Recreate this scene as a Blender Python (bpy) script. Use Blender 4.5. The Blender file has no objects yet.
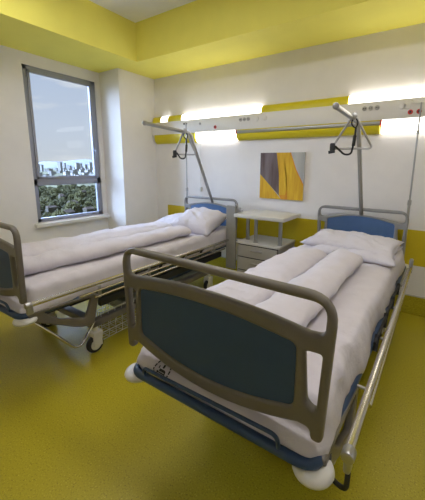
import bpy, bmesh, math, random
from mathutils import Vector, Matrix, noise

random.seed(7)
C = bpy.context.scene.collection
PI = math.pi

# ------------------------------------------------------------------ materials
def mat(name, col, rough=0.6, metal=0.0, noise_amt=0.0, nscale=20.0, bump=0.0, bscale=40.0, spec=0.5, emit=None, estr=0.0):
    m = bpy.data.materials.new(name); m.use_nodes = True
    nt = m.node_tree; b = nt.nodes['Principled BSDF']
    b.inputs['Base Color'].default_value = (*col, 1); b.inputs['Roughness'].default_value = rough
    b.inputs['Metallic'].default_value = metal; b.inputs['Specular IOR Level'].default_value = spec
    tc = nt.nodes.new('ShaderNodeTexCoord')
    if noise_amt:
        n = nt.nodes.new('ShaderNodeTexNoise'); n.inputs['Scale'].default_value = nscale; n.inputs['Detail'].default_value = 4
        nt.links.new(tc.outputs['Object'], n.inputs['Vector'])
        r = nt.nodes.new('ShaderNodeValToRGB')
        r.color_ramp.elements[0].position = .3; r.color_ramp.elements[1].position = .7
        r.color_ramp.elements[0].color = (*[c * (1 - noise_amt) for c in col], 1)
        r.color_ramp.elements[1].color = (*[min(1, c * (1 + noise_amt)) for c in col], 1)
        nt.links.new(n.outputs['Fac'], r.inputs['Fac']); nt.links.new(r.outputs['Color'], b.inputs['Base Color'])
    if bump:
        n2 = nt.nodes.new('ShaderNodeTexNoise'); n2.inputs['Scale'].default_value = bscale; n2.inputs['Detail'].default_value = 3
        nt.links.new(tc.outputs['Object'], n2.inputs['Vector'])
        bp = nt.nodes.new('ShaderNodeBump'); bp.inputs['Strength'].default_value = bump; bp.inputs['Distance'].default_value = .015
        nt.links.new(n2.outputs['Fac'], bp.inputs['Height']); nt.links.new(bp.outputs['Normal'], b.inputs['Normal'])
    if emit:
        b.inputs['Emission Color'].default_value = (*emit, 1); b.inputs['Emission Strength'].default_value = estr
    return m

M = {}
M['wall'] = mat('wall_paint', (.81, .79, .785), .85, noise_amt=.02, nscale=6, bump=.05, bscale=180)
M['ceil'] = mat('ceiling_paint', (.84, .84, .87), .9, noise_amt=.02, nscale=5)
M['yellow'] = mat('yellow_paint', (.90, .83, .16), .75, noise_amt=.02, nscale=5)
M['ochre'] = mat('ochre_protective_sheet', (.60, .47, .010), .45, noise_amt=.03, nscale=8)
M['lime'] = mat('yellow_plastic_cover', (.66, .56, .01), .4)
M['cream'] = mat('white_lacquer', (.74, .72, .69), .4)
M['base'] = mat('skirting_grey', (.52, .50, .45), .5)
M['alu'] = mat('window_aluminium', (.31, .325, .40), .4, metal=.25)
M['sill'] = mat('sill_white', (.76, .75, .74), .35)
M['sheet'] = mat('white_cotton', (.625, .595, .64), .9, noise_amt=.03, nscale=9, bump=.5, bscale=17, spec=.2)
M['pillow'] = mat('white_pillow_cotton', (.625, .605, .675), .9, noise_amt=.03, nscale=9, bump=.5, bscale=25, spec=.2)
M['taupe'] = mat('taupe_plastic', (.145, .130, .108), .38, noise_amt=.03, nscale=30, bump=.03, bscale=300)
M['grey'] = mat('grey_plastic', (.27, .27, .275), .4, noise_amt=.03, nscale=30)
M['bluefoot'] = mat('blue_laminate_unlit', (.020, .056, .125), .5, noise_amt=.05, nscale=12)  # blue laminate darkened and greyed in colour for the unlit footboard face
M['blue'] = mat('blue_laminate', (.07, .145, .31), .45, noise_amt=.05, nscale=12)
M['bframe'] = mat('blue_powder_coat', (.020, .052, .125), .38, noise_amt=.04, nscale=30)
M['chrome'] = mat('chrome_tube', (.62, .60, .56), .22, metal=1)
M['steel'] = mat('brushed_steel', (.42, .42, .42), .35, metal=.9)
M['black'] = mat('black_rubber', (.012, .012, .013), .6)
M['dark'] = mat('dark_steel', (.035, .037, .042), .5, metal=.3)
M['whitep'] = mat('white_plastic', (.66, .65, .61), .4)
M['night'] = mat('grey_laminate', (.335, .325, .30), .5, noise_amt=.03, nscale=25)
M['nighttop'] = mat('pale_laminate', (.60, .59, .56), .4, noise_amt=.02, nscale=25)
M['drawer'] = mat('drawer_front_grey', (.40, .385, .355), .45)
M['cover'] = mat('chassis_cover_grey', (.36, .38, .33), .5)
M['board'] = mat('grey_board', (.27, .265, .245), .5, noise_amt=.03, nscale=25)
M['red'] = mat('red_plastic', (.6, .04, .03), .4)
M['ink'] = mat('black_ink', (.02, .02, .025), .8)
M['violet'] = mat('violet_ink', (.16, .14, .42), .8)
M['socket'] = mat('socket_grey', (.42, .41, .40), .4)
M['lamp'] = mat('lamp_diffuser', (.9, .9, .88), .5, emit=(1.0, .93, .83), estr=6.0)
M['lamp2'] = mat('reading_lamp_diffuser', (.9, .9, .88), .5, emit=(1.0, .94, .82), estr=4.0)
M['fillpanel'] = mat('fill_panel_diffuser', (.9, .9, .9), .5, emit=(1.0, .955, .94), estr=18.0)  # glow of the added fill panels overhead
M['nightlamp'] = mat('night_lamp_diffuser', (.9, .9, .88), .5, emit=(.95, .97, 1.0), estr=3.0)
M['tree'] = mat('tree_leaves', (.105, .10, .035), .9, noise_amt=.55, nscale=1.2)
M['tree2'] = mat('tree_leaves_dark', (.075, .075, .028), .9, noise_amt=.55, nscale=1.2)
M['ground'] = mat('distant_green', (.085, .085, .032), .95, noise_amt=.5, nscale=.02)
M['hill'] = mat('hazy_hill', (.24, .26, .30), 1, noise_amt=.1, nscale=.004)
M['house'] = mat('pale_render', (.085, .075, .055), .9)
M['roof'] = mat('roof_tile', (.07, .048, .034), .9)
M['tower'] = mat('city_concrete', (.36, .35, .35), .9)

def floor_mat():
    m = bpy.data.materials.new('mustard_vinyl'); m.use_nodes = True
    nt = m.node_tree; b = nt.nodes['Principled BSDF']; tc = nt.nodes.new('ShaderNodeTexCoord')
    v = nt.nodes.new('ShaderNodeTexNoise'); v.inputs['Scale'].default_value = 130; v.inputs['Detail'].default_value = 2
    nt.links.new(tc.outputs['Object'], v.inputs['Vector'])
    r = nt.nodes.new('ShaderNodeValToRGB'); e = r.color_ramp.elements
    e[0].position = .28; e[0].color = (.21, .178, .010, 1); e[1].position = .72; e[1].color = (.58, .51, .06, 1)
    x = e.new(.40); x.color = (.42, .355, .018, 1); x = e.new(.62); x.color = (.445, .375, .019, 1)
    nt.links.new(v.outputs['Fac'], r.inputs['Fac'])
    vo = nt.nodes.new('ShaderNodeTexVoronoi'); vo.inputs['Scale'].default_value = 40
    nt.links.new(tc.outputs['Object'], vo.inputs['Vector'])
    r2 = nt.nodes.new('ShaderNodeValToRGB'); r2.color_ramp.elements[0].position = .05; r2.color_ramp.elements[1].position = .13
    r2.color_ramp.elements[0].color = (.35, .33, .3, 1); r2.color_ramp.elements[1].color = (1, 1, 1, 1)
    nt.links.new(vo.outputs['Distance'], r2.inputs['Fac'])
    mx = nt.nodes.new('ShaderNodeMix'); mx.data_type = 'RGBA'; mx.blend_type = 'MULTIPLY'; mx.inputs[0].default_value = .7
    nt.links.new(r.outputs['Color'], mx.inputs[6]); nt.links.new(r2.outputs['Color'], mx.inputs[7])
    nt.links.new(mx.outputs[2], b.inputs['Base Color'])
    b.inputs['Roughness'].default_value = .36; b.inputs['Specular IOR Level'].default_value = .4
    return m
M['floor'] = floor_mat()

def glass_mat():
    m = bpy.data.materials.new('window_glass'); m.use_nodes = True
    nt = m.node_tree; nt.nodes.remove(nt.nodes['Principled BSDF'])
    out = nt.nodes['Material Output']
    t = nt.nodes.new('ShaderNodeBsdfTransparent'); t.inputs['Color'].default_value = (.93, .95, .96, 1)
    g = nt.nodes.new('ShaderNodeBsdfGlossy'); g.inputs['Roughness'].default_value = .02
    f = nt.nodes.new('ShaderNodeFresnel'); f.inputs['IOR'].default_value = 1.18
    mx = nt.nodes.new('ShaderNodeMixShader')
    nt.links.new(f.outputs[0], mx.inputs[0]); nt.links.new(t.outputs[0], mx.inputs[1]); nt.links.new(g.outputs[0], mx.inputs[2])
    nt.links.new(mx.outputs[0], out.inputs['Surface'])
    return m
M['glass'] = glass_mat()

# ------------------------------------------------------------------ helpers
def obj(name, bm, m, parent=None, smooth=False, angle=None):
    me = bpy.data.meshes.new(name)
    bmesh.ops.recalc_face_normals(bm, faces=bm.faces)
    bm.to_mesh(me); bm.free()
    for k in (m if isinstance(m, (list, tuple)) else [m]): me.materials.append(k)
    if smooth:
        for p in me.polygons: p.use_smooth = True
    if angle is not None:
        me.set_sharp_from_angle(angle=math.radians(angle))
    o = bpy.data.objects.new(name, me); C.objects.link(o)
    if parent: o.parent = parent
    return o

def tag(o, label, cat, group=None, kind=None):
    if label: o['label'] = label
    if cat: o['category'] = cat
    if group: o['group'] = group
    if kind: o['kind'] = kind
    return o

def thing(name, label, cat, loc=(0, 0, 0), rz=0, group=None):
    o = bpy.data.objects.new(name, None); o.empty_display_size = .1; C.objects.link(o)
    o.location = loc; o.rotation_euler = (0, 0, rz)
    return tag(o, label, cat, group)

def struct(name, bm, m, parent=None, **k):
    o = obj(name, bm, m, parent, **k)
    if not parent: o['kind'] = 'structure'
    return o

def add_box(bm, x0, x1, y0, y1, z0, z1, bev=0.0, seg=2, mi=0):
    r = bmesh.ops.create_cube(bm, size=1)
    vs = r['verts']
    for v in vs:
        v.co = Vector(((x0 + x1) / 2 + v.co.x * (x1 - x0), (y0 + y1) / 2 + v.co.y * (y1 - y0), (z0 + z1) / 2 + v.co.z * (z1 - z0)))
    fs = set(f for v in vs for f in v.link_faces)
    for f in fs: f.material_index = mi
    if bev:
        es = list(set(e for v in vs for e in v.link_edges))
        bmesh.ops.bevel(bm, geom=es, offset=bev, segments=seg, profile=.5, affect='EDGES')
    return bm

def box(x0, x1, y0, y1, z0, z1, bev=0.0, seg=2):
    return add_box(bmesh.new(), x0, x1, y0, y1, z0, z1, bev, seg)

def add_tube(bm, pts, r, seg=10, closed=False, cap=True, mi=0):
    pts = [Vector(p) for p in pts]; n = len(pts); rings = []
    rr = r if isinstance(r, (list, tuple)) else [r] * n
    prev = None
    for i in range(n):
        a = pts[(i - 1) % n] if (closed or i > 0) else pts[i]
        b = pts[(i + 1) % n] if (closed or i < n - 1) else pts[i]
        t = (b - a)
        if t.length < 1e-9: t = Vector((0, 0, 1))
        t.normalize()
        if prev is None:
            up = Vector((0, 0, 1)) if abs(t.z) < .9 else Vector((1, 0, 0))
            u = t.cross(up).normalized()
        else:
            u = (prev - t * prev.dot(t))
            u = u.normalized() if u.length > 1e-6 else t.cross(Vector((0, 0, 1))).normalized()
        prev = u; w = t.cross(u)
        rings.append([bm.verts.new(pts[i] + (u * math.cos(2 * PI * k / seg) + w * math.sin(2 * PI * k / seg)) * rr[i]) for k in range(seg)])
    m_ = n if closed else n - 1
    for i in range(m_):
        A, B = rings[i], rings[(i + 1) % n]
        for k in range(seg):
            f = bm.faces.new((A[k], A[(k + 1) % seg], B[(k + 1) % seg], B[k])); f.material_index = mi
    if cap and not closed:
        f = bm.faces.new(rings[0][::-1]); f.material_index = mi
        f = bm.faces.new(rings[-1]); f.material_index = mi
    return bm

def tube(pts, r, **k): return add_tube(bmesh.new(), pts, r, **k)

def smooth_path(pts, rad, n=6):
    """rounds the inner corners of a polyline"""
    pts = [Vector(p) for p in pts]; out = [pts[0]]
    for i in range(1, len(pts) - 1):
        p = pts[i]; a = pts[i - 1] - p; b = pts[i + 1] - p
        d = min(rad, a.length * .48, b.length * .48)
        s = p + a.normalized() * d; e = p + b.normalized() * d
        for k in range(n + 1):
            t = k / n
            out.append((1 - t) ** 2 * s + 2 * t * (1 - t) * p + t * t * e)
    out.append(pts[-1]); return out

def add_cyl(bm, c, r, h, axis='Z', seg=20, r2=None, mi=0, bev=0):
    rot = {'Z': Matrix(), 'X': Matrix.Rotation(PI / 2, 4, 'Y'), 'Y': Matrix.Rotation(PI / 2, 4, 'X')}[axis]
    q = bmesh.ops.create_cone(bm, cap_ends=True, segments=seg, radius1=r, radius2=r if r2 is None else r2, depth=h,
                              matrix=Matrix.Translation(Vector(c)) @ rot)
    for f in set(f for v in q['verts'] for f in v.link_faces): f.material_index = mi
    if bev:
        es = [e for e in set(e for v in q['verts'] for e in v.link_edges) if any(len(f.verts) > 4 for f in e.link_faces)]
        bmesh.ops.bevel(bm, geom=es, offset=bev, segments=2, profile=.5, affect='EDGES')
    return bm

def round_poly(pts, n=6):
    """pts: (x, z, radius) -> rounded outline"""
    out = []; N = len(pts)
    for i in range(N):
        p = Vector(pts[i][:2]); r = pts[i][2] if len(pts[i]) > 2 else 0
        a = Vector(pts[i - 1][:2]) - p; b = Vector(pts[(i + 1) % N][:2]) - p
        if r <= 0: out.append(p); continue
        d = min(r, a.length * .49, b.length * .49)
        s = p + a.normalized() * d; e = p + b.normalized() * d
        for k in range(n + 1):
            t = k / n; out.append((1 - t) ** 2 * s + 2 * t * (1 - t) * p + t * t * e)
    return out

def plate(name, loops, thick, bevel, m, parent=None, y=0.0):
    """flat plate in the x-z plane with holes, thickness along y"""
    cu = bpy.data.curves.new(name, 'CURVE'); cu.dimensions = '2D'; cu.fill_mode = 'BOTH'
    cu.extrude = max(thick / 2 - bevel, .0005); cu.bevel_depth = bevel; cu.bevel_resolution = 3; cu.offset = -bevel
    for lp in loops:
        s = cu.splines.new('POLY'); s.points.add(len(lp) - 1); s.use_cyclic_u = True
        for p, q in zip(s.points, lp): p.co = (q[0], q[1], 0, 1)
    o = bpy.data.objects.new(name + '_curve', cu); C.objects.link(o)
    bpy.context.view_layer.update()
    me = bpy.data.meshes.new_from_object(o.evaluated_get(bpy.context.evaluated_depsgraph_get()))
    bpy.data.objects.remove(o); bpy.data.curves.remove(cu)
    me.transform(Matrix.Translation((0, y, 0)) @ Matrix.Rotation(PI / 2, 4, 'X'))
    me.name = name; me.materials.clear(); me.materials.append(m)
    for p in me.polygons: p.use_smooth = True
    me.set_sharp_from_angle(angle=math.radians(40))
    ob = bpy.data.objects.new(name, me); C.objects.link(ob)
    if parent: ob.parent = parent
    return ob

def soft_box(x0, x1, y0, y1, z0, z1, r, step=.03, warp=None):
    """rounded box with a dense grid; r = (rx, ry, rz) or one radius; warp(p)->p"""
    bm = bmesh.new(); sx, sy, sz = x1 - x0, y1 - y0, z1 - z0
    nx, ny, nz = [max(4, int(round(s / step))) for s in (sx, sy, sz)]
    vs = {}
    def V(i, j, k):
        if (i, j, k) not in vs:
            vs[(i, j, k)] = bm.verts.new((x0 + sx * i / nx, y0 + sy * j / ny, z0 + sz * k / nz))
        return vs[(i, j, k)]
    for i in range(nx):
        for j in range(ny):
            for k in (0, nz): bm.faces.new((V(i, j, k), V(i + 1, j, k), V(i + 1, j + 1, k), V(i, j + 1, k)))
    for i in range(nx):
        for k in range(nz):
            for j in (0, ny): bm.faces.new((V(i, j, k), V(i + 1, j, k), V(i + 1, j, k + 1), V(i, j, k + 1)))
    for j in range(ny):
        for k in range(nz):
            for i in (0, nx): bm.faces.new((V(i, j, k), V(i, j + 1, k), V(i, j + 1, k + 1), V(i, j, k + 1)))
    R = r if isinstance(r, (tuple, list)) else (r, r, r)
    lo = Vector((x0 + R[0], y0 + R[1], z0 + R[2])); hi = Vector((x1 - R[0], y1 - R[1], z1 - R[2]))
    for v in bm.verts:
        p = v.co; q = Vector([min(max(p[a], lo[a]), hi[a]) for a in range(3)])
        d = Vector([(p[a] - q[a]) / max(R[a], 1e-6) for a in range(3)])
        if d.length > 1e-6:
            big = max(abs(c) for c in d); d = d.normalized() * big
            v.co = Vector([q[a] + d[a] * R[a] for a in range(3)])
    bmesh.ops.recalc_face_normals(bm, faces=bm.faces)
    if warp:
        bm.normal_update(); new = [warp(v.co.copy(), v.normal.copy()) for v in bm.verts]
        for v, c in zip(bm.verts, new): v.co = c
    return bm

def nz(p, s, seed=0): return noise.noise(Vector((p[0] * s + seed * 7.3, p[1] * s + seed * 3.1, p[2] * s)))

# ------------------------------------------------------------------ the room
RX, FY, CZ, SZ = 5.3, -4.7, 3.0, 2.555
FZ = -.20      # floor level; the whole place is lifted by .20 at the end so that the floor is z = 0
WX = -.42
struct('floor', box(WX - .3, RX + .2, FY - .2, .2, FZ - .1, FZ), M['floor'])
struct('ceiling', box(WX - .3, RX + .2, FY - .2, .2, CZ, CZ + .1), M['ceil'])
struct('wall_back', box(WX - .3, RX + .2, 0, .2, FZ, CZ), M['wall'])
struct('wall_right', box(RX, RX + .2, FY, 0, FZ, CZ), M['wall'])
struct('wall_front', box(WX - .3, RX + .2, FY - .2, FY, FZ, CZ), M['wall'])
WY0, WY1, WZ0, WZ1 = -1.645, -.712, .55, 2.42
bm = bmesh.new()
add_box(bm, WX - .10, WX, FY, WY0, FZ, CZ); add_box(bm, WX - .10, WX, WY1, 0, FZ, CZ)
add_box(bm, WX - .10, WX, WY0, WY1, FZ, WZ0); add_box(bm, WX - .10, WX, WY0, WY1, WZ1, CZ)
struct('wall_left', bm, M['wall'])
struct('wall_pilaster', box(WX, 0, -.64, 0, FZ, SZ), M['wall'])
# yellow bulkhead running round the ceiling, L-shaped
bm = bmesh.new()
pl = [(WX, 0), (RX, 0), (RX, -.665), (.41, -.665), (.41, FY), (WX, FY)]
lo = [bm.verts.new((x, y, SZ)) for x, y in pl]; hi = [bm.verts.new((x, y, CZ)) for x, y in pl]
bm.faces.new(lo); bm.faces.new(hi)
for i in range(6): bm.faces.new((lo[i], lo[(i + 1) % 6], hi[(i + 1) % 6], hi[i]))
struct('trim_1', bm, M['yellow'])
# ochre protective band and skirting on the back wall
struct('trim_2', box(.226, RX, -.006, 0, .315, .675, .002), M['ochre'])
struct('baseboard_back', box(0, RX, -.012, 0, FZ, -.006, .003), M['floor'])
struct('trim_5', box(0, RX, -.014, 0, -.005, .006, .002), M['base'])
struct('baseboard_left', box(WX, WX + .012, FY, -.64, FZ, -.006, .003), M['floor'])
struct('trim_3', box(WX - .12, WX + .07, WY0 - .05, -.64, WZ0 - .055, WZ0 - .005, .008), M['sill'])

# window
wf = bmesh.new(); fx0, fx1 = WX - .062, WX - .015; fw = .05
add_box(wf, fx0, fx1, WY0, WY0 + fw, WZ0, WZ1, .004); add_box(wf, fx0, fx1, WY1 - .065, WY1, WZ0, WZ1, .004)
add_box(wf, fx0, fx1, WY0, WY1, WZ1 - .045, WZ1, .004); add_box(wf, fx0, fx1, WY0, WY1, WZ0, WZ0 + .05, .004)
add_box(wf, fx0, fx1, WY0, WY1, 1.015, 1.10, .004)
win = thing('window_1', None, None, (0, 0, 0)); win['kind'] = 'structure'
obj('window_frame', wf, M['alu'], win, angle=30)
sb = bmesh.new(); s0, s1, t0, t1 = WY0 + fw, WY1 - .065, 1.10, WZ1 - .045; k = .03
add_box(sb, fx0 + .02, fx1 + .012, s0, s0 + k, t0, t1, .004); add_box(sb, fx0 + .02, fx1 + .012, s1 - k, s1, t0, t1, .004)
add_box(sb, fx0 + .02, fx1 + .012, s0, s1, t0, t0 + k, .004); add_box(sb, fx0 + .02, fx1 + .012, s0, s1, t1 - k, t1, .004)
obj('window_sash', sb, M['alu'], win)
obj('pane', box(fx0 + .035, fx0 + .041, s0, s1, t0, t1), M['glass'], win)
obj('pane', box(fx0 + .035, fx0 + .041, s0, s1, WZ0 + .05, 1.015), M['glass'], win)
hb = bmesh.new(); add_box(hb, fx1 + .012, fx1 + .022, s1 - k + .005, s1 - .005, 1.45, 1.52, .003)
add_tube(hb, smooth_path([(fx1 + .02, s1 - .015, 1.485), (fx1 + .05, s1 - .015, 1.485), (fx1 + .05, s1 - .015, 1.37)], .02), .008)
obj('window_handle', hb, M['alu'], win, smooth=True)

# ------------------------------------------------------------------ bed-head unit on the back wall
unit = thing('bed_head_unit', 'long white wall rail unit with yellow covers and lit lamps above the beds', 'wall light unit', (0, 0, 1.82))
ZU = -1.82
def prof(name, x0, x1, pts, m, gap=.0):
    bm = bmesh.new(); a = [bm.verts.new((x0 + gap, y * .75, z + ZU)) for y, z in pts]; b = [bm.verts.new((x1 - gap, y * .75, z + ZU)) for y, z in pts]
    n = len(pts); bm.faces.new(a); bm.faces.new(b[::-1])
    for i in range(n): bm.faces.new((a[i], a[(i + 1) % n], b[(i + 1) % n], b[i]))
    return obj(name, bm, m, unit, smooth=True, angle=35)
UX1 = 5.0
fascia = [(0, 1.715), (-.085, 1.715), (-.1, 1.735), (-.102, 1.74), (-.102, 1.905), (-.098, 1.91), (0, 1.91)]
top = [(0, 1.91), (-.098, 1.91)] + [(-.03 - .068 * math.cos(t * PI / 12), 1.915 + .085 * math.sin(t * PI / 12)) for t in range(0, 7)] + [(0, 2.0)]
bot = [(0, 1.735), (-.098, 1.735), (-.1, 1.725)] + [(-.03 - .07 * math.cos(t * PI / 12), 1.70 - .095 * math.sin(t * PI / 12)) for t in range(0, 7)] + [(0, 1.605)]
bot_low = [(0, 1.685), (-.1, 1.685)] + [(-.03 - .07 * math.cos(t * PI / 12), 1.68 - .075 * math.sin(t * PI / 12)) for t in range(0, 7)] + [(0, 1.605)]
fs = prof('fascia', .004, UX1, fascia, M['cream'])
for x0, x1, kind in ((.02, .187, 'y'), (.187, .333, 'n'), (.333, .60, 'y'), (.60, 1.87, 'l'), (1.87, 2.868, 'y'), (2.868, 4.14, 'l'), (4.14, UX1, 'y')):
    prof({'y': 'upper_cover', 'n': 'night_lamp', 'l': 'lamp_diffuser'}[kind], x0, x1, top, {'y': M['lime'], 'n': M['nightlamp'], 'l': M['lamp']}[kind], .002)
for x0, x1, kind in ((.05, .845, 'y'), (.86, 1.512, 'l'), (3.197, 3.85, 'l'), (3.87, UX1, 'y')):
    prof('lower_cover' if kind == 'y' else 'reading_lamp_diffuser', x0, x1, bot, M['lime'] if kind == 'y' else M['lamp2'], .002)
prof('lower_cover', 1.53, 3.18, bot_low, M['lime'])
prof('lower_cover', 1.53, 3.18, [(0, 1.735), (-.098, 1.735), (-.098, 1.724), (0, 1.724)], M['lime'])
prof('equipment_rail', 1.53, 3.18, [(0, 1.722), (-.09, 1.722), (-.094, 1.715), (-.094, 1.695), (-.09, 1.688), (0, 1.688)], M['steel'])
for x in (1.514, 3.182): prof('end_cap', x, x + .014, [(0, 1.734), (-.1, 1.734), (-.1, 1.69), (0, 1.67)], M['red'])
prof('end_cap', .004, .02, [(0, 2.0), (-.06, 1.99), (-.098, 1.93), (-.1, 1.70), (-.06, 1.62), (0, 1.605)], M['cream'])
def socket(x, z, r=.022, m='socket', hole=True):
    bm = bmesh.new(); add_cyl(bm, (x, -.0805, z + ZU), r, .012, 'Y', 20, bev=.002)
    o = obj('socket', bm, M[m], unit, smooth=True, angle=30)
    if hole:
        b2 = bmesh.new(); add_cyl(b2, (x - r * .35, -.087, z + ZU), r * .2, .003, 'Y', 8); add_cyl(b2, (x + r * .35, -.087, z + ZU), r * .2, .003, 'Y', 8)
        obj('socket_hole', b2, M['ink'], o)
    return o
for x in (1.59, 1.645, 1.70, 3.03, 3.087, 3.145): socket(x, 1.85)
for x in (1.815, 1.92, 3.36, 3.40): socket(x, 1.845, .03, 'cream', False)
for x in (.66, .70): socket(x, 1.86, .012, 'ink', False)
socket(.945, 1.845, .016, 'socket', False)
for x in (1.20, 3.43, 3.50):
    bm = bmesh.new(); add_cyl(bm, (x, -.0805, 1.785 + ZU), .022, .010, 'Y', 20, bev=.003)
    g = obj('gas_outlet', bm, M['red'], unit, smooth=True, angle=30)
    b2 = bmesh.new(); add_cyl(b2, (x, -.087, 1.785 + ZU), .010, .006, 'Y', 14); obj('gas_nozzle', b2, M['dark'], g)

# ------------------------------------------------------------------ canvas picture
def picture():
    o = thing('canvas_picture', 'small square abstract canvas of yellow petals and grey on the wall', 'picture', (2.145, 0, 1.165))
    w, h = .284, .278
    obj('canvas', box(-w, w, -.028, 0, -h, h, .003), mat('canvas_white', (.6, .58, .55), .8), o)
    def grad(name, c0, c1, scale, rot, dist=2.0):
        m = bpy.data.materials.new(name); m.use_nodes = True; nt = m.node_tree; b = nt.nodes['Principled BSDF']; b.inputs['Roughness'].default_value = .7
        tc = nt.nodes.new('ShaderNodeTexCoord'); mp = nt.nodes.new('ShaderNodeMapping'); mp.inputs['Rotation'].default_value = (0, rot, 0)
        mp.inputs['Scale'].default_value = (scale, 1, scale * .12)
        n = nt.nodes.new('ShaderNodeTexNoise'); n.inputs['Scale'].default_value = 2.2; n.inputs['Detail'].default_value = 3
        r = nt.nodes.new('ShaderNodeValToRGB'); r.color_ramp.elements[0].position = .3; r.color_ramp.elements[1].position = .7
        r.color_ramp.elements[0].color = (*c0, 1); r.color_ramp.elements[1].color = (*c1, 1)
        nt.links.new(tc.outputs['Object'], mp.inputs['Vector']); nt.links.new(mp.outputs[0], n.inputs['Vector'])
        nt.links.new(n.outputs['Fac'], r.inputs['Fac']); nt.links.new(r.outputs['Color'], b.inputs['Base Color']); return m
    g1 = grad('print_brown_grey', (.09, .055, .045), (.26, .22, .25), 5, .5)
    g2 = grad('print_golden', (.62, .33, .015), (.78, .52, .03), 12, -.12)
    g3 = grad('print_amber', (.62, .20, .02), (.72, .40, .02), 12, -.3)
    g4 = grad('print_pale_grey', (.36, .37, .38), (.50, .51, .50), 4, 0)
    W, H = 2 * w, 2 * h
    def P(u, v): return (-w + u * W, -h + (1 - v) * H)
    regs = [([(0, 0), (.38, 0), (.44, .35), (.47, .92), (.24, .70), (0, .46)], g1),
            ([(0, .46), (.24, .70), (.52, 1), (0, 1)], g2),
            ([(.38, 0), (.54, 0), (.62, .45), (.66, 1), (.52, 1), (.47, .92), (.44, .35)], g2),
            ([(.54, 0), (.67, 0), (.80, .35), (1, .72), (1, 1), (.66, 1), (.62, .45)], g2),
            ([(.67, 0), (.70, 0), (.83, .35), (1, .66), (1, .72), (.80, .35)], g3),
            ([(.70, 0), (1, 0), (1, .66), (.83, .35)], g4),
            ([(.47, .92), (.52, 1), (.66, 1), (.645, .78), (.60, .9), (.53, .9)], g3)]
    bm = bmesh.new(); ms = []
    for i, (pts, m) in enumerate(regs):
        vs = [bm.verts.new((P(*p)[0], -.0290 - .00015 * i, P(*p)[1])) for p in pts]
        f = bm.faces.new(vs)
        if m not in ms: ms.append(m)
        f.material_index = ms.index(m)
    bmesh.ops.triangulate(bm, faces=bm.faces)
    obj('print', bm, ms, o)
picture()

# ------------------------------------------------------------------ hospital beds
BL = 2.52   # headboard plane at local y = 0, footboard plane at y = -BL
def arch(x0, x1, ze, zm, n=14):
    return [(x0 + (x1 - x0) * i / n, ze + (zm - ze) * (1 - (2 * i / n - 1) ** 2)) for i in range(n + 1)]
def board(name, half, zt, tube_w, rail_e, rail_m, blue_e, blue_m, bb_e, bb_m, low_e, low_m, leg_z, m, parent, y, th):
    post = .035
    out = round_poly([(-half + .02, leg_z, .02), (-half, zt, .10), (half, zt, .10), (half - .02, leg_z, .02), (half - .058, leg_z, .02)]
                     + [(half - .06, low_e, .02)] + [(x, z, 0) for x, z in arch(half - .10, -half + .10, low_e, low_m)]
                     + [(-half + .06, low_e, .02), (-half + .058, leg_z, .02)], 8)
    gap = round_poly([(-half + tube_w + .004, rail_e + .004, .03)] + [(x, z, 0) for x, z in arch(-half + tube_w + .05, half - tube_w - .05, rail_e, rail_m)]
                     + [(half - tube_w - .004, rail_e + .004, .03), (half - tube_w, zt - tube_w, .07), (-half + tube_w, zt - tube_w, .07)], 7)
    ph = half - .118
    pan = round_poly([(-ph, bb_e, .045)] + [(x, z, 0) for x, z in arch(-ph + .05, ph - .05, bb_e - (bb_e - bb_m) * .2, bb_m)]
                     + [(ph, bb_e, .045), (ph, blue_e, .05)] + [(x, z, 0) for x, z in arch(ph - .05, -ph + .05, blue_e + (blue_m - blue_e) * .2, blue_m)]
                     + [(-ph, blue_e, .05)], 6)
    def slot(s):
        a, b = half - .092, half - tube_w - .006
        q = round_poly([(s * a, rail_e - .062, .018), (s * b, rail_e - .058, .012), (s * (b - .008), bb_e + .015, .02), (s * (a + .015), bb_e + .03, .025)], 5)
        return q
    o = plate(name, [out, gap, pan, slot(1), slot(-1)], th, .012, m, parent, y)
    p2 = [(x * 1.012, (z - .6) * 1.03 + .6) for x, z in pan]
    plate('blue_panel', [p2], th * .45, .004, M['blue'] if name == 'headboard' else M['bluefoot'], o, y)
    return o

def caster(parent, x, y):
    bm = bmesh.new()
    add_box(bm, x - .05, x - .032, y - .03, y + .045, -.14, -.03, .006); add_box(bm, x + .016, x + .034, y - .03, y + .045, -.14, -.03, .006)
    add_box(bm, x - .05, x + .034, y - .03, y + .055, -.065, -.02, .012); add_cyl(bm, (x - .008, y + .012, -.005), .022, .05)
    o = obj('caster', bm, M['whitep'], parent, smooth=True, angle=35)
    bm = bmesh.new(); add_cyl(bm, (x - .008, y, -.13), .07, .04, 'X', 28, bev=.012); obj('tyre', bm, M['black'], o, smooth=True, angle=35)
    bm = bmesh.new(); add_cyl(bm, (x - .008, y, -.13), .046, .048, 'X', 24, bev=.006); obj('wheel_disc', bm, M['whitep'], o, smooth=True, angle=35)
    return o

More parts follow.
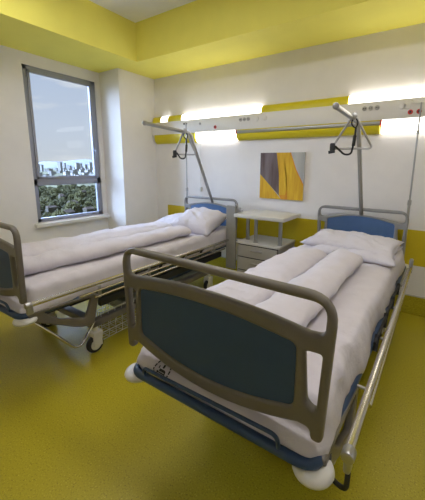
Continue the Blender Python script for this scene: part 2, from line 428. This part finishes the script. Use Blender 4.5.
def make_bed(label, loc, rz, board_mat, iv_side, pole_x):
    B = thing('hospital_bed', label, 'hospital bed', loc, rz, 'hospital beds')
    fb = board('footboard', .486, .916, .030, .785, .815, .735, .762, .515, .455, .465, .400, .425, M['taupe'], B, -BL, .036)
    fb.location.x = -.010
    hb = board('headboard', .445, .868, .032, .750, .796, .732, .780, .50, .46, .45, .42, .36, M['grey'], B, 0, .042)
    # blue perimeter frame
    bm = bmesh.new()
    f = [(-.44, -.02, .325), (-.425, -BL + .12, .330), (-.425, -BL - .044, .334), (.450, -BL - .030, .345), (.448, -BL + .12, .335), (.45, -.02, .325)]
    add_tube(bm, smooth_path(f, .20, 9), .019, seg=12)
    add_tube(bm, [(-.44, -.03, .325), (.45, -.03, .325)], .02)
    for s in (-1, 1): add_tube(bm, smooth_path([(s * .405, -BL - .03, .340), (s * .395, -BL - .0, .360), (s * .39, -BL + .008, .385)], .03), .010); add_tube(bm, [(s * .40, -.0, .34), (s * .40, 0, .37)], .014)
    fr = obj('bed_frame', bm, M['bframe'], B, smooth=True, angle=50)
    bm = tube(smooth_path([(-.325, -BL - .042, .338), (-.325, -BL - .055, .392), (.325, -BL - .048, .412), (.325, -BL - .036, .348)], .05), .0075, seg=8)
    obj('grab_rail', bm, M['bframe'], B, smooth=True)
    bm = bmesh.new(); add_box(bm, -.415, .415, -BL + .06, -.06, .290, .312, .004); obj('mattress_platform', bm, M['dark'], B)
    for sx, yy in ((-1, -BL - .04), (1, -BL - .04), (-1, .04), (1, .04)):
        bm = bmesh.new(); add_cyl(bm, (sx * .430 + .002, yy + (.042 if yy < -1 else 0), .314 if sx > 0 else .292), .068, .034, 'Z', 28, bev=.016)
        o = obj('corner_bumper', bm, M['whitep'], B, smooth=True)
        o['label'] = 'round white corner bumper'
    # side rails folded down: two chrome tubes each
    for s in (1,):
        bm = bmesh.new()
        add_tube(bm, [(s * .518, -.30, .412), (s * .535, -BL - .02, .445)], .015, seg=12)
        sr = obj('side_rail', bm, M['chrome'], B, smooth=True, angle=50); sr['label'] = 'chrome folded-down side rail'
        bm = bmesh.new(); add_tube(bm, [(s * .520, -.40, .365), (s * .540, -BL + .30, .385)], .009, seg=10)
        obj('lower_tube', bm, M['chrome'], sr, smooth=True, angle=50)
        bm = bmesh.new(); add_tube(bm, [(s * .515, -.40, .322), (s * .535, -BL + .42, .338)], .008, seg=10)
        obj('lower_tube', bm, M['chrome'], sr, smooth=True, angle=50)
        for y in (-.62, -1.1, -1.58, -2.06):
            bm = bmesh.new()
            xh = .528 - .006 * (y + 1.3); add_box(bm, s * xh - .006, s * xh + .006, y - .013, y + .013, .325, .415, .004)
            add_tube(bm, [(s * .465, y, .335), (s * xh, y, .335)], .008)
            obj('rail_hinge', bm, M['steel'], sr, smooth=True, angle=40)
        bm = bmesh.new(); add_box(bm, s * .537 - .011, s * .537 + .011, -BL - .03, -BL + .01, .385, .44, .010, 3)
        add_cyl(bm, (s * .537, -BL - .015, .447), .020, .04, 'Y', 16, bev=.006)
        obj('rail_end_bracket', bm, M['steel'], sr, smooth=True, angle=40)
        bm = bmesh.new(); add_box(bm, s * .518 - .015, s * .518 + .015, -.335, -.275, .36, .49, .013, 3)
        obj('rail_end_bracket', bm, M['grey'], sr, smooth=True, angle=40)
        bm = bmesh.new(); add_tube(bm, [(s * .478, -.75, .385), (s * .478, -1.75, .385)], .008)
        for y in (-.8, -1.1, -1.4, -1.7): add_tube(bm, [(s * .478, y - .025, .33), (s * .478, y + .025, .40)], .012)
        obj('latch_bar', bm, M['black'], sr, smooth=True, angle=50)
    # bracket arm to the caster, pedal bar, hose loop
    for s in (1,):
        lp = round_poly([(-BL + .0, .36, .02), (-BL + .50, .335, .03), (-BL + .44, .10, .03), (-BL + .34, .115, .05), (-BL + .15, .225, .06), (-BL + .02, .30, .03)], 6)
        hole = round_poly([(-BL + .10, .335, .01), (-BL + .435, .315, .02), (-BL + .38, .175, .03), (-BL + .20, .245, .03)], 5)
        pb = plate('bracket_arm', [lp, hole], .03, .008, M['taupe'], B)
        pb.data.transform(Matrix.Rotation(PI / 2, 4, 'Z')); pb.data.transform(Matrix.Translation((s * .455, 0, 0)))
        bm = tube(smooth_path([(s * .40, -BL + .06, .27), (s * .40, -2.21, -.05), (s * .40, -2.15, -.06), (s * .395, -2.03, .085)], .035), .0105, seg=8)
        obj('pedal_bar', bm, M['chrome'], B, smooth=True)
    for cx_ in (-.345, .365):
        for cy_ in (-2.02, -.52): caster(B, cx_, cy_)
    bm = tube(smooth_path([(.465, -BL + .06, .34), (.475, -BL + .03, .285), (.535, -BL + .01, .285), (.538, -BL + .0, .38)], .05), .008, seg=8)
    if iv_side > 0: obj('hose_loop', bm, M['black'], B, smooth=True)
    # chassis
    bm = bmesh.new()
    for q in (-.345, .355): add_box(bm, q - .032, q + .032, -2.06, -.46, .018, .075, .01)
    for y in (-2.01, -.51): add_box(bm, -.377, .387, y - .035, y + .035, .02, .073, .01)
    obj('chassis', bm, M['taupe'], B, smooth=True, angle=40)
    obj('chassis_cover', box(-.30, .31, -1.70, -.60, .0, .09, .02, 3), M['cover'], B, smooth=True, angle=40)
    for y in (-.80, -1.62):
        bm = bmesh.new(); add_box(bm, -.17, .17, y - .075, y + .075, .092, .260, .012); obj('lift_column', bm, M['taupe'], B, smooth=True, angle=40)
    bm = bmesh.new(); add_box(bm, .19, .33, -1.50, -.66, .115, .165, .012); obj('actuator', bm, M['bframe'], B, smooth=True, angle=40)
    bm = bmesh.new(); add_box(bm, -.38, .38, -2.2, -.4, .262, .287, .006); obj('under_tray', bm, M['dark'], B)
    bm = bmesh.new(); add_box(bm, .40, .44, -2.0, -.35, .20, .265, .008); obj('scissor_beam', bm, M['dark'], B)
    # lifting pole plugged in behind the headboard
    px = pole_x
    bm = tube(smooth_path([(px, .055, .30), (px, .045, .72), (px, -.45, 1.655), (px, -1.12, 1.685)], .05, 8), .0195, seg=12)
    lp = obj('lifting_pole', bm, M['steel'], B, smooth=True, angle=60)
    bm = bmesh.new(); add_cyl(bm, (px, -1.128, 1.686), .023, .03, 'Y', 16, bev=.006); obj('pole_end_cap', bm, M['steel'], lp, smooth=True, angle=40)
    bm = bmesh.new(); add_cyl(bm, (px, .052, .42), .026, .16, 'Z', 16); add_box(bm, px - .03, px + .03, .02, .06, .34, .40, .006)
    obj('pole_socket', bm, M['dark'], lp, smooth=True, angle=40)
    # infusion pole
    ix = iv_side * .425
    bm = tube([(ix, .031, .33), (ix, .031, .95)], .0125, seg=10); iv = obj('infusion_pole', bm, M['steel'], B, smooth=True, angle=60)
    bm = tube([(ix, .031, .95), (ix, .031, 1.86)], .008, seg=10); obj('pole_rod', bm, M['steel'], iv, smooth=True, angle=60)
    bm = bmesh.new(); add_cyl(bm, (ix, .031, .95), .017, .05, 'Z', 12, bev=.004); obj('pole_collar', bm, M['steel'], iv, smooth=True, angle=40)
    bm = bmesh.new(); add_cyl(bm, (ix, .031, 1.60), .014, .03, 'Z', 12); obj('pole_collar', bm, M['steel'], iv, smooth=True, angle=40)
    bm = bmesh.new()
    for a in range(2):
        d = Vector((math.cos(a * PI), math.sin(a * PI), 0))
        c = Vector((ix, .031, 1.86))
        add_tube(bm, smooth_path([c, c + d * .03 + Vector((0, 0, -.005)), c + d * .06 + Vector((0, 0, .0)), c + d * .075 + Vector((0, 0, .03))], .015, 4), .005, seg=6)
    obj('bag_hook', bm, M['whitep'], iv, smooth=True)
    return B

RB = (3.085, -.12, 0); RRZ = math.radians(-1.35)
LB = (1.20, -.20, 0); LRZ = math.radians(.3)
make_bed('grey hospital bed nearest the camera with big taupe blue-panelled footboard', RB, RRZ, 'taupe', 1, .01)
make_bed('grey hospital bed by the window with chrome rails and caster showing', LB, LRZ, 'taupe', -1, .045)

def place(o, base, rz):
    o.location = base; o.rotation_euler = (0, 0, rz); return o

# mattresses in tight sheets
def mattress_bm(seed):
    def warp(p, n):
        p0 = p.copy(); side = max(0, abs(n.x) + abs(n.y) - .3)
        w = .012 * nz((p.x * 2.0, p.y, p.z * .7), 4.5, seed) + .006 * nz(p, 13, seed + 1)
        rid = 1 - abs(nz((p.x, p.y * 1.2 + p.z * .8, p.z * .3), 5.5, seed + 2)) * 2
        w += (.014 if abs(n.x) > .4 else .006) * rid * (abs(n.x) > .25 or p.z > .5)
        flare = 0
        if abs(n.x) > .5 and p.y > -2.45: flare = .026 * (1 - (p.z - .33) / .18) * (.6 + nz((0, p.y, 0), 3, seed))
        q = p + n * w * (.35 if abs(n.y) > .6 else .9); q.x += math.copysign(flare, p.x)
        q.z = max(q.z, .316)
        q.y = max(q.y, -BL + .030)
        if p0.y < -BL + .08 and p0.z < .42:      # the sheet bulges out under the footboard
            t = min(1, (.42 - p0.z) / .045); q.y -= .056 * t * t * (3 - 2 * t) * min(1, max(0, (.46 - abs(p0.x)) / .05))
        q.x += math.copysign(.012 * max(0, min(1, (.44 - p0.z) / .08)), q.x) * (1 if abs(p0.x) > .36 else 0); return q
    return soft_box(-.425, .425, -BL + .034, -.045, .318, .515, (.045, .03, .05), .022, warp)
mR = place(obj('mattress', mattress_bm(1), M['sheet'], smooth=True), RB, RRZ)
tag(mR, 'white-sheeted mattress on the bed nearest the camera, wrinkled down its right side', 'mattress', 'sheeted mattresses')
mL = place(obj('mattress', mattress_bm(5), M['sheet'], smooth=True), LB, LRZ)
tag(mL, 'white-sheeted mattress on the bed by the window', 'mattress', 'sheeted mattresses')
# printed round emblem on the foot end of the near mattress
def emblem(parent, x, z, y):
    bm = bmesh.new()
    def ring(r0, r1, n=32, a0=0, a1=2 * PI):
        for i in range(n):
            t0, t1 = a0 + (a1 - a0) * i / n, a0 + (a1 - a0) * (i + 1) / n
            bm.faces.new([bm.verts.new((x + r * math.cos(t), y, z + .68 * r * math.sin(t))) for r, t in ((r0, t0), (r1, t0), (r1, t1), (r0, t1))])
    for k in range(18): ring(.040, .047, 3, k * 2 * PI / 18, k * 2 * PI / 18 + .27)
    def bar(x0, z0, x1, z1): bm.faces.new([bm.verts.new((x + a, y, z + .68 * b)) for a, b in ((x0, z0), (x1, z0), (x1, z1), (x0, z1))])
    bar(-.024, -.014, .024, -.006); bar(-.024, -.020, -.018, .014); bar(.018, -.020, .024, .004); bar(-.012, -.002, .02, .006); bar(-.002, .010, .008, .022)
    from mathutils.bvhtree import BVHTree
    tree = BVHTree.FromPolygons([v.co for v in parent.data.vertices], [p.vertices[:] for p in parent.data.polygons])
    for v in bm.verts:      # the print lies on the cloth
        hit = tree.ray_cast(Vector((v.co.x, -BL - .3, v.co.z)), Vector((0, 1, 0)))[0]
        if hit: v.co.y = hit.y - .006
    o = obj('printed_emblem', bm, M['ink'], parent); o['label'] = 'round black printed emblem'
emblem(mR, -.250, .386, -BL - .0235)

# duvets folded lengthwise
def roll_bm(x0, x1, y0, y1, z0, z1, seed, bend=0.0, rx=.11):
    def warp(p, n):
        yy = (p.y - y0) / (y1 - y0)
        w = .016 * nz((p.x * 1.6, p.y * .8, p.z), 4.2, seed) + .007 * nz((p.x * 1.5, p.y, p.z), 11, seed + 3)
        rid = 1 - abs(nz((p.x * .9 + p.y * .5, p.y * 1.3, p.z), 5, seed + 4)) * 2.4
        w += .007 * max(rid, -.6)
        q = p + n * w
        q.x += bend * yy
        q.z = max(q.z, z0 + .001); return q
    return soft_box(x0, x1, y0, y1, z0, z1, (rx, .075, (z1 - z0) * .49), .022, warp)
def duvet(parent_base, rz, bm, label, name='folded_duvet'):
    return tag(place(obj(name, bm, M['sheet'], smooth=True), parent_base, rz), label, 'duvet', 'folded duvets')
dA = duvet(RB, RRZ, roll_bm(-.365, -.025, -BL + .06, -.90, .515, .612, 2, rx=.15), 'wide flat white duvet roll on the near bed, on its left half')
dB = duvet(RB, RRZ, roll_bm(-.02, .235, -BL + .06, -.86, .515, .632, 3, rx=.13), 'narrow white duvet roll along the middle of the near bed')
dC = duvet(LB, LRZ, roll_bm(-.39, -.02, -BL + .06, -.72, .515, .625, 6, .06, rx=.17), 'white duvet roll on the window side of the far bed')
dD = duvet(LB, LRZ, roll_bm(-.0, .25, -BL + .06, -.74, .515, .625, 8, .10, rx=.125), 'white duvet roll along the aisle side of the far bed')
# small violet print at the head end of the near duvet
bm = bmesh.new()
for i, (a, b) in enumerate(((-.335, -.305), (-.30, -.285), (-.28, -.25), (-.245, -.225), (-.22, -.19))):
    add_box(bm, a, b, -.955 - .012 * (i % 2), -.935, .594, .596)
# ------------------------------------------------------------------ pillows
def pillow_bm(w, d, h, seed, n=40):
    bm = bmesh.new(); g = {}
    for s in (1, -1):
        for i in range(n + 1):
            for j in range(n + 1):
                u, v = 2 * i / n - 1, 2 * j / n - 1
                edge = i in (0, n) or j in (0, n)
                if edge and s == -1: g[(s, i, j)] = g[(1, i, j)]; continue
                t = ((1 - abs(u) ** 2.6) * (1 - abs(v) ** 2.6)) ** .45
                px = u * w / 2 * (1 - .07 * (1 - abs(v)) * abs(u) ** 3 * 1.0 + .05 * abs(u * v) ** 3); py = v * d / 2 * (1 - .07 * (1 - abs(u)) * abs(v) ** 3 + .05 * abs(u * v) ** 3)
                z = s * h / 2 * t
                pr = Vector((px, py, z))
                wr = .020 * nz(pr, 5, seed) + .012 * (1 - abs(nz((px * 1.4 + py, py * .8, z), 7, seed + 2)) * 2.2) + .006 * nz(pr, 16, seed + 1)
                z += s * wr * min(1, t * 1.6)
                g[(s, i, j)] = bm.verts.new((px + .01 * nz(pr, 8, seed + 5), py + .01 * nz(pr, 8, seed + 6), z))
    for s in (1, -1):
        for i in range(n):
            for j in range(n):
                q = [g[(s, i, j)], g[(s, i + 1, j)], g[(s, i + 1, j + 1)], g[(s, i, j + 1)]]
                bm.faces.new(q)
    return bm
def pillow(w, d, h, seed, base, rz, loc, rot, label):
    bm = pillow_bm(w, d, h, seed)
    o = obj('pillow', bm, M['pillow'], smooth=True)
    mat4 = Matrix.Translation(base) @ Matrix.Rotation(rz, 4, 'Z') @ Matrix.Translation(loc) @ Matrix.Rotation(rot[2], 4, 'Z') @ Matrix.Rotation(rot[0], 4, 'X') @ Matrix.Rotation(rot[1], 4, 'Y')
    o.matrix_world = mat4
    return tag(o, label, 'pillow', 'pillows at the bed heads')
pillow(.72, .62, .10, 11, RB, RRZ, (.065, -.50, .550), (.02, 0, .03), 'lower flat white pillow under another on the near bed')
pillow(.76, .56, .115, 14, RB, RRZ, (.035, -.42, .592), (.05, .03, -.02), 'upper plump white pillow at the head of the near bed')
pillow(.50, .60, .13, 17, LB, LRZ, (-.19, -.40, .575), (.10, .0, .1), 'white pillow on the window side of the far bed head')
pillow(.52, .56, .20, 21, LB, LRZ, (.17, -.44, .622), (.26, .10, .12), 'plump white pillow beside the grey folding board on the far bed')

tp = obj('name_print', bm, M['violet'], dA); tp['label'] = 'violet printed lettering'

# ------------------------------------------------------------------ trapeze grips hanging from the lifting poles
def trapeze(loc, rz, w, h, seed, label):
    t = thing('trapeze_grip', label, 'trapeze grip', loc, rz, 'trapeze grips')
    tri = [(0, 0, -.02), (w / 2, 0, -h), (-w / 2, 0, -h)]
    pts = []
    for i in range(3):
        p = Vector(tri[i]); a = Vector(tri[i - 1]) - p; b = Vector(tri[(i + 1) % 3]) - p; d = .035
        s, e = p + a.normalized() * d, p + b.normalized() * d
        for k in range(6):
            q = k / 5; pts.append((1 - q) ** 2 * s + 2 * q * (1 - q) * p + q * q * e)
    obj('grip_triangle', tube(pts, .009, seg=8, closed=True), M['steel'], t, smooth=True)
    bm = bmesh.new(); add_cyl(bm, (0, 0, -.045), .026, .05, 'Y', 18, bev=.006); add_box(bm, -.014, .014, -.014, .014, -.045, -.012, .004)
    obj('clamp', bm, M['steel'], t, smooth=True, angle=40)
    bm = bmesh.new()
    add_tube(bm, smooth_path([(.0, -.012, -.05), (-.02, -.02, -.10), (.02, -.02, -.14), (.035, -.02, -.09), (.01, -.016, -.05)], .03), .006, seg=7)
    add_tube(bm, smooth_path([(.02, -.02, -.13), (.018, -.02, -.22), (.0, -.02, -h - .045), (-.05, -.022, -h - .05), (-w / 2 + .03, -.015, -h + .02)], .05), .008, seg=7)
    add_tube(bm, [(.018, -.02, -.19), (.012, -.02, -.27)], .013, seg=8)
    obj('strap', bm, M['black'], t, smooth=True)
    bm = bmesh.new(); add_box(bm, -w / 2 - .012, -w / 2 + .03, -.03, .02, -h - .02, -h + .045, .01); add_tube(bm, [(-w / 2 - .02, -.02, -h - .03), (-w / 2 + .03, -.02, -h - .02)], .013)
    obj('strap_buckle', bm, M['dark'], t, smooth=True, angle=40)
    return t
def on_bed(base, rz, p):
    return Matrix.Translation(base) @ Matrix.Rotation(rz, 4, 'Z') @ Vector(p)
trapeze(on_bed(RB, RRZ, (.03, -.70, 1.715)), math.radians(12), .31, .29, 1, 'triangular steel grip with black strap hanging over the near bed')
trapeze(on_bed(LB, LRZ, (.065, -.56, 1.705)), math.radians(42), .25, .30, 2, 'triangular steel grip with black strap hanging over the far bed')

# ------------------------------------------------------------------ bedside cabinet
N = thing('bedside_cabinet', 'grey bedside cabinet with raised pale shelf between the beds', 'bedside cabinet', (2.09, -.27, 0))
nx0, nx1, ny0, ny1 = -.27, .265, -.21, .25
obj('carcass', box(nx0 + .012, nx1 - .012, ny0 + .004, ny1, -.140, .383), M['dark'], N)  # inner box coloured dark to stand in for shade in the drawer gaps
for a, b_ in ((nx0, nx0 + .014), (nx1 - .014, nx1)): obj('side_panel', box(a, b_, ny0, ny1, -.145, .385, .003), M['night'], N)
obj('bottom_panel', box(nx0 + .014, nx1 - .014, ny0 - .002, ny1, -.145, -.137), M['night'], N)
obj('cabinet_top', box(nx0 - .008, nx1 + .008, ny0 - .02, ny1, .386, .408, .005), M['nighttop'], N)
for z0, z1 in ((.238, .372), (.078, .224), (-.135, .064)):
    d = obj('drawer', box(nx0 + .016, nx1 - .016, ny0 - .022, ny0 - .001, z0, z1, .004), M['drawer'], N)
    zc = z0 + (z1 - z0) * .62
    bm = bmesh.new(); add_box(bm, -.075, .075, ny0 - .040, ny0 - .0225, zc - .010, zc + .010, .005)
    obj('drawer_handle', bm, M['night'], d)
for x, y in ((-.055, -.155), (-.215, -.06), (.235, -.12)):
    bm = bmesh.new(); add_cyl(bm, (x, y, .553), .021, .292, 'Z', 18); add_cyl(bm, (x, y, .413), .028, .012, 'Z', 18); obj('post', bm, M['steel'], N, smooth=True, angle=40)
obj('shelf_top', box(-.285, .335, -.275, .22, .70, .742, .008, 3), M['nighttop'], N, smooth=True, angle=35)
for x in (nx0 + .05, nx1 - .05):
    for y in (ny0 + .05, ny1 - .05):
        bm = bmesh.new(); add_cyl(bm, (x, y, -.174), .026, .022, 'X', 16, bev=.004); add_box(bm, x - .014, x + .014, y - .015, y + .015, -.165, -.144, .003); obj('castor', bm, M['dark'], N, smooth=True, angle=40)
fbd = obj('folding_board', box(-.400, -.268, -.262, -.236, .07, .825, .006), M['board'], N)
bm = bmesh.new(); add_box(bm, -.30, -.20, -.25, -.20, .755, .785, .006); add_tube(bm, smooth_path([(-.262, -.225, .77), (-.262, -.225, .82), (-.29, -.235, .845)], .02), .012); add_cyl(bm, (-.25, -.225, .79), .02, .05, 'Y', 14)
obj('hinge_bracket', bm, M['steel'], fbd, smooth=True, angle=40)

# ------------------------------------------------------------------ wire basket under the far bed
def basket():
    cx, cy = LB[0] + .285, LB[1] - 1.72
    b = thing('wire_basket', 'pale wire basket slung under the rail of the far bed', 'wire basket', (cx, cy, -.13))
    bm = bmesh.new(); w, d, h = .085, .23, .235
    for z in (0, .06, .12, .18, h): add_tube(bm, [(-w, -d, z), (w, -d, z), (w, d, z), (-w, d, z)], .003 if z < h else .005, seg=5, closed=True)
    for i in range(8):
        y = -d + 2 * d * i / 7
        add_tube(bm, [(-w, y, h), (-w, y, 0), (w, y, 0), (w, y, h)], .0025, seg=5)
    for i in range(1, 5):
        x = -w + 2 * w * i / 5
        add_tube(bm, [(x, -d, h), (x, -d, 0), (x, d, 0), (x, d, h)], .0025, seg=5)
    obj('wire_mesh', bm, M['whitep'], b, smooth=True)
    for y in (-d * .8, d * .8):
        bm = tube(smooth_path([(w, y, h), (w, y, h + .09), (w + .04, y, h + .10)], .015), .004, seg=6)
        obj('hanger', bm, M['whitep'], b, smooth=True)
basket()

# white call handset on the wall above the far bed
b = thing('call_handset', 'small white nurse call handset hanging on the wall behind the far bed', 'handset', (.905, 0, .96))
bm = bmesh.new(); add_box(bm, -.016, .016, -.03, -.008, -.045, .025, .009, 3); obj('handset_body', bm, M['whitep'], b, smooth=True, angle=40)
bm = tube(smooth_path([(0, -.018, .025), (0, -.018, .35), (.0, -.012, .64), (0, -.02, .655)], .05), .003, seg=6); obj('cord', bm, M['whitep'], b, smooth=True)
bm = box(-.02, .02, -.008, 0, -.03, .02, .003); obj('wall_clip', bm, M['whitep'], b)

# ------------------------------------------------------------------ view out of the window
GZ = -26.0
bm = bmesh.new(); vs = [bm.verts.new(p) for p in ((-30, -900, GZ), (-30, 1600, GZ), (-4000, 3500, GZ), (-4000, -2500, GZ))]; bm.faces.new(vs)
g = struct('trim_4', bm, M['ground']); g.name = 'ground_outside'
bm = bmesh.new(); n = 60; prevv = None
for i in range(n + 1):
    y = -2200 + 5200 * i / n; hgt = 40 + 60 * noise.noise(Vector((i * .11, 0, 3))) + 22 * noise.noise(Vector((i * .4, 2, 0)))
    a = bm.verts.new((-3000, y, GZ)); c = bm.verts.new((-3300, y, GZ + max(12, hgt + 26))); e = bm.verts.new((-3700, y, GZ))
    if prevv: bm.faces.new((prevv[0], a, c, prevv[1])); bm.faces.new((prevv[1], c, e, prevv[2]))
    prevv = (a, c, e)
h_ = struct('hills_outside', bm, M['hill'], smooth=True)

CAM = Vector((3.681, -3.5, 1.271))
HOUSES = ((.42, 165), (.22, 190), (.50, 215), (.72, 175), (.85, 160), (.36, 260), (.66, 285))
def treemesh(seed, m):
    bm = bmesh.new(); bmesh.ops.create_icosphere(bm, subdivisions=4, radius=1)
    for v in bm.verts:
        d = v.co.normalized(); k = 1 + .32 * noise.noise(d * 2.2 + Vector((seed, 0, 0))) + .30 * noise.noise(d * 5 + Vector((0, seed, 0))) + .35 * noise.noise(d * 13 + Vector((0, 0, seed)))
        v.co = Vector((d.x * k, d.y * k, d.z * k * 1.05 + .95))
    add_cyl(bm, (0, 0, .2), .12, .8, 'Z', 8)
    me = bpy.data.meshes.new('leafy_tree'); bm.to_mesh(me); bm.free(); me.materials.append(m)
    return me
tm = [treemesh(s, M['tree'] if s % 2 else M['tree2']) for s in range(4)]
def ray_dir(u):   # u = 0..1 across the window as seen from the room
    y = WY0 - .05 + (WY1 - WY0 + .1) * u
    d = Vector((WX - CAM.x, y - CAM.y, 0)); return d.normalized()
PLACED = []
def free(p, r):
    if any((p.x - q[0]) ** 2 + (p.y - q[1]) ** 2 < (r + q[2]) ** 2 for q in PLACED): return False
    PLACED.append((p.x, p.y, r)); return True
for u, dist in HOUSES: PLACED.append(((CAM + ray_dir(u) * dist).x, (CAM + ray_dir(u) * dist).y, 6.5))
tries = 0; i = -1
while i < 289 and tries < 9000:
    tries += 1
    u = -.15 + 1.3 * random.random(); dist = 95 + 300 * random.random() ** .8
    d = ray_dir(u); p = CAM + d * dist; s = random.uniform(1.9, 3.6)
    if not free(p, s * 1.4): continue
    i += 1
    o = bpy.data.objects.new('leafy_tree', tm[i % 4]); C.objects.link(o)
    o.location = (p.x, p.y, GZ); o.scale = (s, s, s * random.uniform(.8, 1.15)); o.rotation_euler = (0, 0, random.uniform(0, 6))
    tag(o, 'green treetop among many in the wooded view below the window', 'tree', 'trees outside the window')
def house(u, dist, w, d, h, roof, name, label, cat, group):
    dr = ray_dir(u); p = CAM + dr * dist
    H = thing(name, label, cat, (p.x, p.y, GZ), random.uniform(-.4, .4), group)
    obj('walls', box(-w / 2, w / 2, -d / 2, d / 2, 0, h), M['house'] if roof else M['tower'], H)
    if roof:
        bm = bmesh.new(); a = [bm.verts.new(q) for q in ((-w * .55, -d * .55, h), (w * .55, -d * .55, h), (w * .55, d * .55, h), (-w * .55, d * .55, h))]
        r = [bm.verts.new((0, -d * .4, h + w * .28)), bm.verts.new((0, d * .4, h + w * .28))]
        bm.faces.new(a); bm.faces.new((a[0], a[1], r[0])); bm.faces.new((a[2], a[3], r[1])); bm.faces.new((a[1], a[2], r[1], r[0])); bm.faces.new((a[3], a[0], r[0], r[1]))
        obj('roof', bm, M['roof'], H)
    else:
        obj('roof_parapet', box(-w / 2 - .2, w / 2 + .2, -d / 2 - .2, d / 2 + .2, h, h + .8), M['house'], H)
for u, dist in HOUSES:
    house(u, dist, random.uniform(3, 4.5), random.uniform(3, 5), random.uniform(4, 6), True, 'house', 'pale house with brown roof among the trees below the window', 'house', 'houses among the trees')
for i in range(130):
    u = -.05 + 1.1 * random.random(); dist = random.uniform(480, 2200)
    if not free(CAM + ray_dir(u) * dist, 16): continue
    tall = dist > 1100 and random.random() < .4
    house(u, dist, random.uniform(8, 16), random.uniform(8, 16), random.uniform(24, 40) if tall else random.uniform(6, 15), False, 'city_block', 'pale city building on the hazy skyline seen through the window', 'building', 'city buildings on the skyline')

# ------------------------------------------------------------------ sky and lights
w = bpy.data.worlds.new('sky'); bpy.context.scene.world = w; w.use_nodes = True
nt = w.node_tree; bg = nt.nodes['Background']
tc = nt.nodes.new('ShaderNodeTexCoord'); sp = nt.nodes.new('ShaderNodeSeparateXYZ'); nt.links.new(tc.outputs['Generated'], sp.inputs[0])
rp = nt.nodes.new('ShaderNodeValToRGB'); e = rp.color_ramp.elements
e[0].position = 0.0; e[0].color = (.66, .70, .76, 1); e[1].position = .6; e[1].color = (.34, .46, .72, 1)
q = e.new(.10); q.color = (.62, .69, .81, 1); q = e.new(.28); q.color = (.50, .60, .80, 1)
nt.links.new(sp.outputs['Z'], rp.inputs['Fac'])
mp = nt.nodes.new('ShaderNodeMapping'); mp.inputs['Scale'].default_value = (1, 1, 4.5); nt.links.new(tc.outputs['Generated'], mp.inputs['Vector'])
cn = nt.nodes.new('ShaderNodeTexNoise'); cn.inputs['Scale'].default_value = 5.0; cn.inputs['Detail'].default_value = 6; cn.inputs['Roughness'].default_value = .55
nt.links.new(mp.outputs[0], cn.inputs['Vector'])
cr = nt.nodes.new('ShaderNodeValToRGB'); cr.color_ramp.elements[0].position = .50; cr.color_ramp.elements[1].position = .70
nt.links.new(cn.outputs['Fac'], cr.inputs['Fac'])
mx = nt.nodes.new('ShaderNodeMix'); mx.data_type = 'RGBA'; nt.links.new(cr.outputs['Color'], mx.inputs[0])
nt.links.new(rp.outputs['Color'], mx.inputs[6]); mx.inputs[7].default_value = (.86, .87, .89, 1)
nt.links.new(mx.outputs[2], bg.inputs['Color']); bg.inputs['Strength'].default_value = .95

def area(name, loc, rot, sx, sy, energy, col, portal=False):
    l = bpy.data.lights.new(name, 'AREA'); l.shape = 'RECTANGLE'; l.size = sx; l.size_y = sy; l.energy = energy; l.color = col
    o = bpy.data.objects.new(name, l); C.objects.link(o); o.location = loc; o.rotation_euler = rot
    if portal: l.cycles.is_portal = True
    return o
sl = bpy.data.lights.new('hazy_daylight', 'SUN'); sl.energy = 34.0; sl.angle = math.radians(100); sl.color = (.52, .68, 1.0)
so = bpy.data.objects.new('hazy_daylight', sl); C.objects.link(so); so.rotation_euler = Vector((.80, .45, -.40)).to_track_quat('-Z', 'Y').to_euler()
for i, (x, y) in enumerate(((1.55, -2.3), (3.8, -2.3))):  # two unseen panels added overhead as fill for beds, walls and floor
    cl = thing('added_fill_light', 'flat white fill panel added overhead, unseen and out of frame', 'ceiling light', (x, y, CZ - .03), 0, 'added fill panels')
    bm = bmesh.new(); add_box(bm, -.62, .62, -.17, .17, -.02, .028, .006); obj('housing', bm, M['cream'], cl)
    obj('diffuser', box(-.59, .59, -.145, .145, -.026, -.021), M['fillpanel'], cl)

# ------------------------------------------------------------------ camera
cam = bpy.data.cameras.new('camera'); co = bpy.data.objects.new('camera', cam); C.objects.link(co)
f, yaw, pitch, roll, cx, cy = 306.941, math.radians(-33.58), math.radians(10.7186), math.radians(.552), 227.44, 224.873
cyw, syw, cp, spp, cr_, sr_ = math.cos(yaw), math.sin(yaw), math.cos(pitch), math.sin(pitch), math.cos(roll), math.sin(roll)
fwd = Vector((syw * cp, cyw * cp, -spp)); rt = Vector((cyw, -syw, 0)); up = rt.cross(fwd)
rt2 = cr_ * rt + sr_ * up; up2 = -sr_ * rt + cr_ * up
mw = Matrix((rt2, up2, -fwd)).transposed().to_4x4(); mw.translation = CAM
co.matrix_world = mw
cam.sensor_fit = 'HORIZONTAL'; cam.sensor_width = 36; cam.lens = f / 425 * 36
cam.shift_x = (212.5 - cx) / 425; cam.shift_y = (cy - 250) / 425
cam.clip_start = .02; cam.clip_end = 6000
for o in list(bpy.context.scene.objects):
    if o.parent is None: o.location.z += -FZ
sc = bpy.context.scene; sc.camera = co
sc.view_settings.view_transform = 'Standard'; sc.view_settings.look = 'None'; sc.view_settings.gamma = 1; sc.view_settings.use_curve_mapping = False
sc.view_settings.exposure = 0.05
sc.cycles.use_denoising = True
sc.cycles.max_bounces = 10; sc.cycles.diffuse_bounces = 6; sc.cycles.transparent_max_bounces = 12
